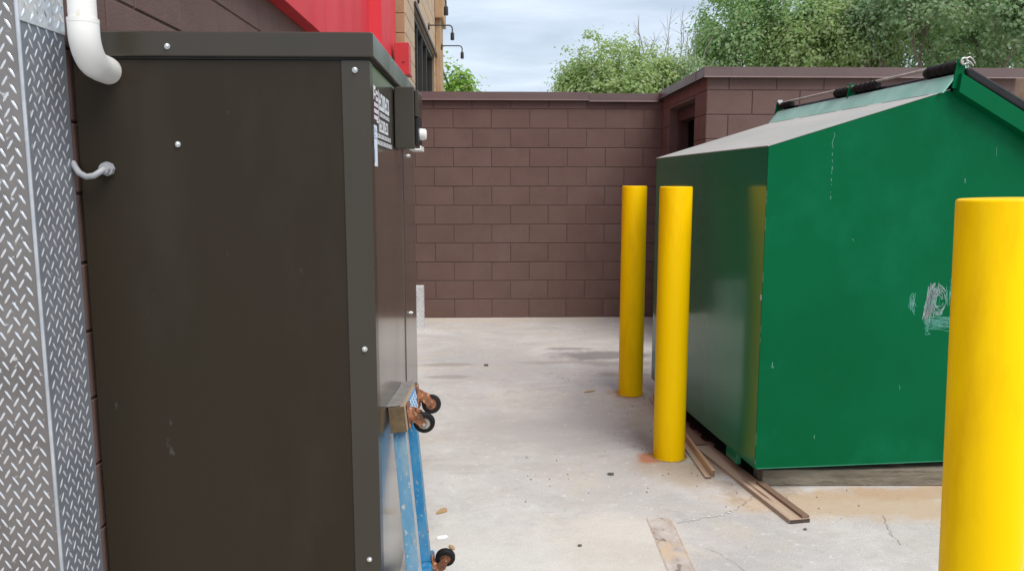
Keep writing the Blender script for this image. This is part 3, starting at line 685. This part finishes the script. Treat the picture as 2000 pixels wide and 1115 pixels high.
# hinge plate standing on the ridge
panel([(UR - .060, ZR - .014), (UR - .052, ZR - .016), (UR + .010, ZR + .064), (UR + .003, ZR + .068)], -.03, VL + .05, 'y', 'hinge_plate', M['green_pale'], bevel=.001)
mb = MB()
for (a, b) in ((.05, .42), (.55, .80), (.86, 1.30), (1.38, 1.68)): mb.box(UR - .074, UR - .066, a, b, ZR - .020, ZR - .0145)
mb.build('weld_gap', M['black'], dm)
# sloping rims
s2 = (ZW - ZR) / (UW - UR)
def zr(u): return ZR + (u - UR) * s2
def rim(v0, v1): return [(UR + .005, ZR - .014), (UW + .01, zr(UW) - .030), (UW + .01, zr(UW) + .062), (UR + .014, ZR + .070)]
panel(rim(0, 0), -.055, -.006, 'y', 'front_rim', M['green'], bevel=.003)
panel(rim(0, 0), VL + .006, VL + .05, 'y', 'rear_rim', M['green'], bevel=.003)
# lids: two black plastic lids with rounded edges
for k, (a, b) in enumerate(((-.05, VL / 2 - .012), (VL / 2 + .012, VL + .045))):
    prof = []
    mb = MB(); off = .078
    mb.prism([(UR + .045, zr(UR + .045) + off), (UW + .06, zr(UW + .06) + off), (UW + .085, zr(UW + .085) + off + .005), (UW + .085, zr(UW + .085) + off + .038), (UW + .05, zr(UW + .05) + off + .052), (UR + .06, zr(UR + .06) + off + .050), (UR + .035, zr(UR + .035) + off + .030)], a, b, 'y')
    ld = mb.build('lid', M['black'], dm, bevel=.014, seg=3)
    mb = MB()
    for v in (a + .18, (a + b) / 2, b - .18):
        mb.prism([(UR + .15, zr(UR + .15) + off + .049), (UW - .05, zr(UW - .05) + off + .049), (UW - .08, zr(UW - .08) + off + .066), (UR + .18, zr(UR + .18) + off + .066)], v - .04, v + .04, 'y')
    mb.build('lid_rib', M['black'], ld, bevel=.006)
# hinge rod, lower hinge edge, rubber knuckles, tabs, cotter pin
HU, HZ = UR + .018, 1.992
mb = MB(); mb.tube([(HU, -.045, HZ), (HU, VL + .10, HZ)], .0075, 12); mb.build('hinge_rod', M['galv'], dm, smooth=True)
mb = MB(); mb.tube([(HU + .010, -.03, HZ - .052), (HU + .010, VL + .06, HZ - .052)], .009, 10); mb.build('lid_edge', M['black'], dm, smooth=True)
for (a, b, r) in ((-.012, .215, .030), (.62, .855, .028), (.90, 1.05, .027), (1.60, 1.775, .024)):
    mb = MB(); pts = []; rs = []; n = 15
    for i in range(n + 1):
        pts.append((HU + .004, a + (b - a) * i / n, HZ - .017)); rs.append(r if i % 3 != 2 else r - .006)
    rs[0] = r - .008; rs[-1] = r - .010
    mb.tube(pts, rs, 14); mb.build('hinge_sleeve', M['rubber'], dm, smooth=True)
for v in (-.030, .875, VL + .07):
    mb = MB(); mb.prism([(HU - .034, ZR + .005), (HU + .022, ZR + .002), (HU + .024, HZ + .008), (HU + .006, HZ + .022), (HU - .014, HZ + .014)], v - .004, v + .004, 'y'); mb.build('hinge_tab', M['green'], dm, bevel=.0015)
mb = MB(); lp = [(HU, -.043, HZ + .004)]
ring = [(HU + .006 + .014 * math.cos(a), -.046, HZ + .002 + .014 * math.sin(a)) for a in [2 * math.pi * k / 14 for k in range(15)]]
mb.tube(ring, .0042, 8)
mb.tube([(HU + .014, -.046, HZ + .014), (HU + .030, -.048, HZ + .020), (HU + .044, -.05, HZ + .010), (HU + .056, -.05, HZ - .008)], .0035, 8)
mb.tube([(HU + .016, -.05, HZ + .004), (HU + .030, -.053, HZ - .002), (HU + .046, -.055, HZ - .020)], .0035, 8)
mb.build('cotter_pin', M['galv'], dm, smooth=True)
mb = MB(); mb.box(HU - .022, HU + .012, VL + .04, VL + .09, HZ + .006, HZ + .022); mb.tube([(HU - .02, VL + .02, HZ - .004), (HU - .012, VL + .01, HZ - .004)], .008, 8); mb.build('end_bolt', M['bolt'], dm)
# foot bracket under the left side
mb = MB(); mb.box(-.004, .02, .205, .345, .06, ZB + .002); mb.box(-.005, -.0005, .235, .315, ZB + .0005, ZB + .035); mb.build('foot_bracket', M['green_side'], dm, bevel=.003)
mb = MB(); mb.box(-.004, .02, 1.36, 1.50, .06, ZB + .002); mb.box(-.005, -.0005, 1.39, 1.47, ZB + .0005, ZB + .035); mb.build('foot_bracket', M['green_side'], dm, bevel=.003)
# worn edges, scratches and scribbled scrapes (thin flat marks on the paint)
def marks(name, strokes, m, plane, w):
    mb = MB()
    for st in strokes:
        for (a, b) in zip(st[:-1], st[1:]):
            d = Vector((b[0] - a[0], b[1] - a[1])); 
            if d.length < 1e-6: continue
            n = Vector((-d.y, d.x)).normalized() * w * random.uniform(.35, 1.0) / 2
            q = [(a[0] + n.x, a[1] + n.y), (a[0] - n.x, a[1] - n.y), (b[0] - n.x, b[1] - n.y), (b[0] + n.x, b[1] + n.y)]
            mb.add([(p[0], -.0006, p[1]) if plane == 'f' else (-.0006, p[0], p[1]) for p in q], [(0, 1, 2, 3)])
    o = mb.build(name, m, dm); o['kind'] = 'stuff'; return o
J = lambda s: random.gauss(0, s)
st = []
for k in range(34):       # stem of the scribble
    x = .838 + J(.012); st.append([(x + J(.004), .965 + J(.012)), (x - .012 + J(.006), .90 + J(.012)), (x - .022 + J(.006), .83 + J(.02))])
for k in range(26):       # loop
    r = .042 + J(.008); cx, cy = .872 + J(.005), .905 + J(.006); a0 = random.uniform(0, 5)
    st.append([(cx + r * .8 * math.cos(a0 + t * .35), cy + r * 1.35 * math.sin(a0 + t * .35)) for t in range(random.randint(4, 9))])
marks('scrape_marks', st, M['scrape'], 'f', .0042)
st = []
for k in range(30):
    z = .80 + J(.016); a = .80 + abs(J(.03)); st.append([(a + i * .03, z + .02 * math.sin(i * .6 + k) * .5 + J(.003)) for i in range(random.randint(4, 9))])
for k in range(12): st.append([(.742 + J(.006), .93 + J(.02)), (.735 + J(.008), .90 + J(.015)), (.75 + J(.01), .86 + J(.015))])
for k in range(12):
    x = .93 + J(.03); st.append([(x, .97 + J(.02)), (x + J(.008), .87 + J(.03))])
for k in range(6): st.append([(.82 + J(.004), .80 + J(.02)), (.815 + J(.006), .755 + J(.015)), (.835 + J(.006), .745)])
mgs = mat('pale_green_scrape', (.06, .30, .22), (.14, .36, .29), 30, .6)
marks('scratch_marks', st, mgs, 'f', .0026)
st = [[(.304, 1.68), (.310, 1.668), (.303, 1.65), (.298, 1.63), (.304, 1.61)]] + [[(.304 + random.uniform(-.003, .003), z), (.304 + random.uniform(-.003, .003), z - random.uniform(.004, .02))] for z in (1.59, 1.56, 1.53, 1.505, 1.475, 1.45, 1.415, 1.395)] + [ [(.064, .628), (.062, .602)], [(.066, .61), (.070, .60)], [(.287, .27), (.288, .252)],
      [(.955, 1.475), (.957, 1.455)], [(1.10, 1.62), (1.102, 1.58)], [(.42, 1.2), (.43, 1.19)], [(.7, .5), (.705, .48)]]
st = [[(p[0], p[1] if p[1] < ZE + p[0] * sl - .01 else ZE + p[0] * sl - .012) for p in s] for s in st]
marks('chip_marks', st, mat('chipped_paint', (.12, .28, .22), rough=.7), 'f', .0034)
st = []
for k in range(60):
    v = random.uniform(.02, 1.66); st.append([(v, 1.262 + J(.007)), (v + random.uniform(.01, .05), 1.262 + J(.007))])
for k in range(10): st.append([(.33 + J(.01), 1.40 + J(.02)), (.34 + J(.01), 1.33 + J(.02))])
for k in range(6): st.append([(.62 + J(.02), 1.50 + J(.01)), (.56 + J(.02), 1.40 + J(.01))])
mss = mat('side_scratch', (.05, .15, .10), (.09, .19, .14), 40, .5)
marks('side_scratch_marks', st, mss, 'l', .003)
mb = MB(); z = ZB + .02                       # chipped near corner
while z < ZE - .02:
    h = random.uniform(.01, .06)
    if random.random() < .40: mb.box(-.0010, .0012, -.0010, .001, z, z + h)
    z += h + random.uniform(.0, .05)
mb.build('corner_wear', mat('worn_corner', (.03, .11, .05), (.09, .14, .08), 30, .6), dm)['kind'] = 'stuff'
mb = MB(); mb.box(-.001, .0028, .006, .016, .92, .945); mb.build('corner_nick', M['chip'], dm)
mb = MB(); mb.box(.01, UW - .02, -.001, .0005, ZB - .0015, ZB + .003); mb.build('bottom_edge', mat('green_edge', (.012, .17, .085), (.03, .22, .13), 12, .5), dm)

# timbers the dumpster rests on
sk = empty('timber', (1.315, 3.525, 0), R(-1.5)); tag(sk, 'thick weathered grey timber lying under the front of the dumpster', 'timber')
mb = MB(); mb.box(0, 1.62, 0, .14, 0, .083); mb.build('beam', M['skid'], sk, bevel=.006)
sk2 = empty('timber', (1.28, 4.80, 0), R(4)); tag(sk2, 'weathered grey timber hidden deep beneath the dumpster\'s rear end', 'timber')
mb = MB(); mb.box(0, 1.62, 0, .14, 0, .083); mb.build('beam', M['skid'], sk2, bevel=.006)
# blocking between timber and the dumpster floor
for tim, u in ((sk, .5), (sk, 1.3), (sk2, .3), (sk2, 1.3)):
    mb = MB(); mb.box(u, u + .22, .075, .135, .083, .1155); mb.build('packer', M['plank_dark'], tim)

# ---------------------------------------------------------------- loose boards
def frame_between(a, b):
    d = Vector((b[0] - a[0], b[1] - a[1], 0)); return math.atan2(d.y, d.x) - R(90), d.length
a, b = (1.334, 3.115), (1.178, 4.06); rz, ln = frame_between(a, b)
pk = empty('plank', (*a, 0), rz); tag(pk, 'long brown plank with a raised edge pointing at the camera from under the dumpster', 'plank')
mb = MB(); mb.prism([(-.048, 0), (.048, 0), (.048, .016), (.046, .018), (-.046, .020), (-.048, .018)], 0, ln, 'y'); mb.build('board', M['plank'], pk, bevel=.0015)
mb = MB(); mb.prism([(.012, .0185), (.047, .018), (.047, .030), (.014, .030)], .004, ln * .42, 'y'); mb.build('raised_edge', M['plank_dark'], pk, bevel=.001)
mb = MB(); mb.box(-.047, .047, -.0015, .0, .0005, .0175); mb.build('cut_end', M['wood_dark_end'], pk)
a, b = (1.093, 3.625), (1.108, 5.06); rz, ln = frame_between(a, b)
mo = empty('wood_moulding', (*a, 0), rz); tag(mo, 'thin stepped wood moulding on the ground between bollards and dumpster', 'moulding')
mb = MB(); mb.prism([(-.027, 0), (.020, 0), (.020, .012), (-.027, .012)], 0, ln, 'y'); mb.build('lower_step', M['plank'], mo, bevel=.001)
mb = MB(); mb.prism([(.002, .0125), (.020, .0125), (.020, .046), (.012, .050), (.004, .044)], .0, ln, 'y'); mb.build('upper_step', mat('fresh_plank', (.42, .27, .16), (.52, .37, .25), 5, .7, bump=.001, bscale=30, stretch=(1.5, .1, 1.5)), mo, bevel=.001)
mb = MB(); mb.box(-.026, .0015, -.002, .0, .001, .011); mb.box(.003, .019, -.002, .0, .012, .043); mb.build('cut_end', M['plank_dark'], mo)
a, b = (1.185, 4.05), (1.125, 5.0); rz, ln = frame_between(a, b)
p2 = empty('plank', (*a, 0), rz); tag(p2, 'flat dirty grey board along the dumpster\'s left edge, behind the nearer mid bollard', 'plank')
mb = MB(); mb.box(-.032, .032, .06, ln, 0, .012); mb.build('board', M['oldwood'], p2, bevel=.002)

# ---------------------------------------------------------------- litter
def scrap(name, label, cat, loc, pts, h, m, rz=0, group=None):
    mb = MB(); mb.prism(pts, 0, h, 'z'); o = mb.build(name, m); o.location = loc; o.rotation_euler = (random.uniform(-.06, .06), random.uniform(-.06, .06), rz)
    tag(o, label, cat, group); return o
def blob(r, n=8, e=.6): return [(r * random.uniform(.7, 1.15) * math.cos(2 * math.pi * k / n), r * e * random.uniform(.7, 1.15) * math.sin(2 * math.pi * k / n)) for k in range(n)]
scrap('pebble', 'single dark pebble on the bare concrete left of the plank', 'pebble', (.606, 3.69, .0005), blob(.017), .010, M['pebble'])
scrap('pebble', 'small dark pebble in the foreground left of the steel strip', 'pebble', (.36, 2.93, .0005), blob(.010), .007, M['pebble'])
scrap('pebble', 'dark pebble on the concrete near the dumpster end of the plank', 'pebble', (1.33, 3.05, .0005), blob(.009), .006, M['pebble'])
scrap('pebble', 'dark pebble in the middle of the concrete toward the wall', 'pebble', (-.03, 6.05, .0005), blob(.022), .012, M['pebble'])
scrap('dry_leaf', 'dry brown leaf lying on concrete in front of the furthest bollard', 'leaf', (.70, 5.25, .002), blob(.045, 9, .35), .003, M['leaf_dry'], .5)
scrap('dry_leaf', 'curled tan leaf beside the lower dolly wheel', 'leaf', (-.155, 2.93, .002), blob(.024, 8, .4), .003, M['leaf_dry'], 2.1)
scrap('paper_scrap', 'torn white paper scrap on concrete beside the blue dolly', 'paper scrap', (-.200, 3.02, .002), blob(.026, 9, .8), .0015, M['paper'], .3)
scrap('plastic_scrap', 'tiny bright blue plastic scrap beside the dolly wheel', 'plastic scrap', (-.178, 2.865, .002), blob(.014, 7, .7), .003, M['bluescrap'], .2)
scrap('dry_leaf', 'pale crumpled leaf further back beside the blue dolly', 'leaf', (-.215, 3.28, .002), blob(.038, 9, .5), .004, M['leaf_dry'], 1.0)
mb = MB()
for k in range(120):
    cx, cy = random.choice([(1.0, 3.75), (1.5, 3.3), (1.0, 4.9), (.9, 4.2), (.2, 3.6), (1.2, 3.5), (.6, 5.6)])
    x, y = cx + random.gauss(0, .16), cy + random.gauss(0, .14); r = random.uniform(.0015, .0055)
    if 1.25 < x and y > 3.46: continue
    mb.add([(x - r, y, .0002), (x + r * .4, y - r, .0002), (x + r, y + r * .6, .0002), (x, y, r * 1.2)], [(0, 1, 3), (1, 2, 3), (2, 0, 3)])
tag(mb.build('gravel', M['pebble']), 'scattered dark grit on the concrete round the bollards', 'grit', kind='stuff')

# ---------------------------------------------------------------- trees beyond the walls
def grow(mb, p, d, L, r, depth, tips, rnd, spread):
    n = 3; pts = [p]; rs = [r]; dd = Vector(d)
    for i in range(n):
        dd = (dd + Vector((rnd.gauss(0, .14), rnd.gauss(0, .14), rnd.gauss(0, .10) + .03))).normalized()
        pts.append(pts[-1] + dd * L / n); rs.append(r * (1 - .38 * (i + 1) / n))
    mb.tube(pts, rs, 7 if r > .04 else 5, cap=False)
    if depth <= 1: tips += [pts[-2], pts[-1]]
    if depth == 0: return
    k = 3 if depth > 1 else 4
    for i in range(k):
        a = rnd.uniform(0, 6.283); t = rnd.uniform(.45, 1.0) * spread
        q = dd.orthogonal().normalized(); w = dd.cross(q)
        nd = (dd * math.cos(t) + (q * math.cos(a) + w * math.sin(a)) * math.sin(t) + Vector((0, 0, .10))).normalized()
        st = pts[-1] if i else pts[-1]
        grow(mb, st if i != 1 else pts[-2], nd, L * rnd.uniform(.62, .82), rs[-1] * rnd.uniform(.6, .8), depth - 1, tips, rnd, spread)
def tree(label, x, y, h, rad, leaf_m, nleaf, seed, trunk_h=.28, lsize=.10, clump=.42, sub=(1, 1, .85), extra=None, group='trees beyond the walls', name='broadleaf_tree'):
    rnd = random.Random(seed); t = empty(name, (x, y, 0)); tag(t, label, 'tree', group)
    mb = MB(); tips = []
    base = [Vector((0, 0, 0)), Vector((rnd.gauss(0, .05), rnd.gauss(0, .05), h * trunk_h * .5)), Vector((rnd.gauss(0, .12), rnd.gauss(0, .12), h * trunk_h))]
    r0 = .022 * h; mb.tube(base, [r0, r0 * .82, r0 * .7], 10, cap=False)
    for i in range(5):
        a = 6.283 * i / 5 + rnd.uniform(-.4, .4); e = rnd.uniform(.35, .85)
        d = Vector((math.cos(a) * math.sin(e), math.sin(a) * math.sin(e), math.cos(e)))
        grow(mb, base[-1], d, h * .26, r0 * .5, 3, tips, rnd, .75)
    cz = h * (trunk_h + (1 - trunk_h) * .5); rz = h * (1 - trunk_h) * .52
    for i, v in enumerate(mb.v):
        if v[2] > h * trunk_h:
            q = Vector((v[0] / rad / sub[0], v[1] / rad / sub[1], (v[2] - cz) / rz)); l = q.length
            if l > .9: q *= (.9 + .06 * (1 - math.exp(-(l - .9)))) / l; mb.v[i] = (q.x * rad * sub[0], q.y * rad * sub[1], cz + q.z * rz)
    mb.build('trunk', M['bark'], t, smooth=True)
    # clumps: branch tips pulled into the crown's uneven outline
    cz = h * (trunk_h + (1 - trunk_h) * .5); rz = h * (1 - trunk_h) * .52
    cl = []
    for p in tips:
        q = Vector((p.x / rad / sub[0], p.y / rad / sub[1], (p.z - cz) / rz)); l = q.length
        if l > 1.0: q *= (1.0 - rnd.uniform(0, .22)) / l
        cl.append((Vector((q.x * rad * sub[0], q.y * rad * sub[1], cz + q.z * rz)), clump * rnd.uniform(.6, 1.25)))
    lobes = [(Vector((rnd.gauss(0, 1), rnd.gauss(0, 1), rnd.gauss(0, 1))).normalized(), rnd.uniform(.66, 1.16)) for _ in range(14)]
    for i in range(int(len(tips) * .55)):
        v = Vector((rnd.gauss(0, 1), rnd.gauss(0, 1), rnd.gauss(0, 1))).normalized()
        lb = max(lobes, key=lambda L: L[0].dot(v)); k = lb[1] * (rnd.random() ** .33)
        cl.append((Vector((v.x * rad * sub[0] * k, v.y * rad * sub[1] * k, cz + v.z * rz * k)), clump * rnd.uniform(.5, 1.1)))
    lv = []; lf = []; ctr = Vector((0, 0, cz * .9))
    per = max(6, nleaf // len(cl))
    for (c, s) in cl:
        for i in range(int(per * rnd.uniform(.6, 1.4))):
            o = Vector((rnd.gauss(0, s * .52), rnd.gauss(0, s * .52), rnd.gauss(0, s * .40)))
            p = c + o; ls = lsize * rnd.uniform(.6, 1.3)
            nrm = (o.normalized() * .75 + (c - ctr).normalized() * .5 + Vector((rnd.gauss(0, .38), rnd.gauss(0, .38), .45 + rnd.gauss(0, .32)))).normalized()
            a = nrm.orthogonal().normalized(); bb = nrm.cross(a); th = rnd.uniform(0, 6.283)
            d1 = a * math.cos(th) + bb * math.sin(th); d2 = nrm.cross(d1)
            b = len(lv)
            lv += [p - d1 * ls * .5, p + d2 * ls * .30 + nrm * ls * .08, p + d1 * ls * .5, p - d2 * ls * .30 + nrm * ls * .08]
            lf += [(b, b + 1, b + 2), (b, b + 2, b + 3)]
    me = bpy.data.meshes.new('crown'); me.from_pydata([tuple(v) for v in lv], [], lf); me.materials.append(leaf_m); me.update()
    o = bpy.data.objects.new('crown', me); COL.objects.link(o); o.parent = t
    if extra: extra(t, rnd, h)
    return t
LY = leaf_mat('leaf_yellow_green', [(0.23, 0.323, 0.126), (0.287, 0.39, 0.16), (0.358, 0.407, 0.202), (0.383, 0.407, 0.268)])
LM = leaf_mat('leaf_mid_green', [(0.211, 0.326, 0.158), (0.265, 0.397, 0.186), (0.32, 0.408, 0.214), (0.376, 0.408, 0.287)])
LO = leaf_mat('leaf_oak_green', [(0.175, 0.256, 0.149), (0.214, 0.307, 0.174), (0.265, 0.361, 0.208), (0.362, 0.388, 0.29)])
LG = leaf_mat('leaf_grey_green', [(0.237, 0.303, 0.202), (0.276, 0.35, 0.229), (0.321, 0.394, 0.257), (0.379, 0.4, 0.315)])
LB = leaf_mat('leaf_bright_green', [(0.139, 0.267, 0.051), (0.209, 0.36, 0.067), (0.278, 0.42, 0.1), (0.376, 0.42, 0.151)])
def bare(n, zx, zs):
    def f(t, rnd, h):
        mb = MB()
        for i in range(n):
            x = rnd.uniform(-zx, zx); y = rnd.uniform(-.6, .6); z = h * rnd.uniform(.78, .93); d = Vector((rnd.gauss(0, .25) + x * .12, 0, 1)).normalized(); L = zs * rnd.uniform(.5, 1.1)
            p = Vector((x, y, z)); q = p + d * L
            mb.tube([p, p + d * L * .5 + Vector((rnd.gauss(0, .03), 0, 0)), q], [.016, .011, .004], 5, cap=False)
            for k in range(5):
                s = p + d * L * rnd.uniform(.4, .95); e = s + (d + Vector((rnd.gauss(0, .6), rnd.gauss(0, .3), 0))).normalized() * L * .25
                mb.tube([s, e], [.007, .003], 4, cap=False)
        mb.build('bare_twigs', M['twig'], t)['kind'] = 'stuff'
    return f
tree('yellow green rounded tree standing alone left of the group', 3.65, 22.0, 5.7, 1.7, LY, 26000, 3, lsize=.105, clump=.36)
tree('grey green feathery tree with bare twigs sticking out on top', 5.1, 22.6, 5.35, 1.6, LG, 26000, 8, lsize=.09, clump=.36, extra=bare(13, 1.15, 1.5), name='feathery_tree')
tree('low yellow green bush at the left end of the trees, just over the wall', 2.45, 21.6, 4.35, 1.15, LY, 12000, 51, lsize=.105, clump=.34)
tree('tall leafy mid green tree rising behind the enclosure\'s left corner', 8.45, 24.0, 8.4, 2.15, LM, 42000, 21, lsize=.115)
tree('pale yellow green tree in the middle behind the dumpster hinge', 9.9, 22.5, 7.9, 1.9, LY, 32000, 5, lsize=.11)
tree('dark dense oak tree with grey green leaves at upper right', 12.7, 21.0, 8.6, 3.1, LO, 56000, 13, lsize=.115, clump=.38)
tree('dark oak tree furthest right, cut by the picture edge', 17.0, 24.0, 9.6, 3.2, LO, 50000, 17, lsize=.14, clump=.46)
tree('low yellow green tree filling the gap behind the oak', 10.8, 28.0, 7.0, 3.0, LM, 18000, 31, lsize=.13)
tree('low mid green tree far behind the feathery tree', 5.6, 29.0, 5.9, 2.6, LM, 14000, 37, lsize=.13)
tree('thin young bright green tree beside the end of the tan storefront', -.78, 17.9, 4.35, .55, LB, 1100, 41, lsize=.12, clump=.26, trunk_h=.35)
tree('tiny treetop just showing over the middle of the back wall', 1.75, 30.0, 5.3, .8, LY, 2200, 43, lsize=.12)
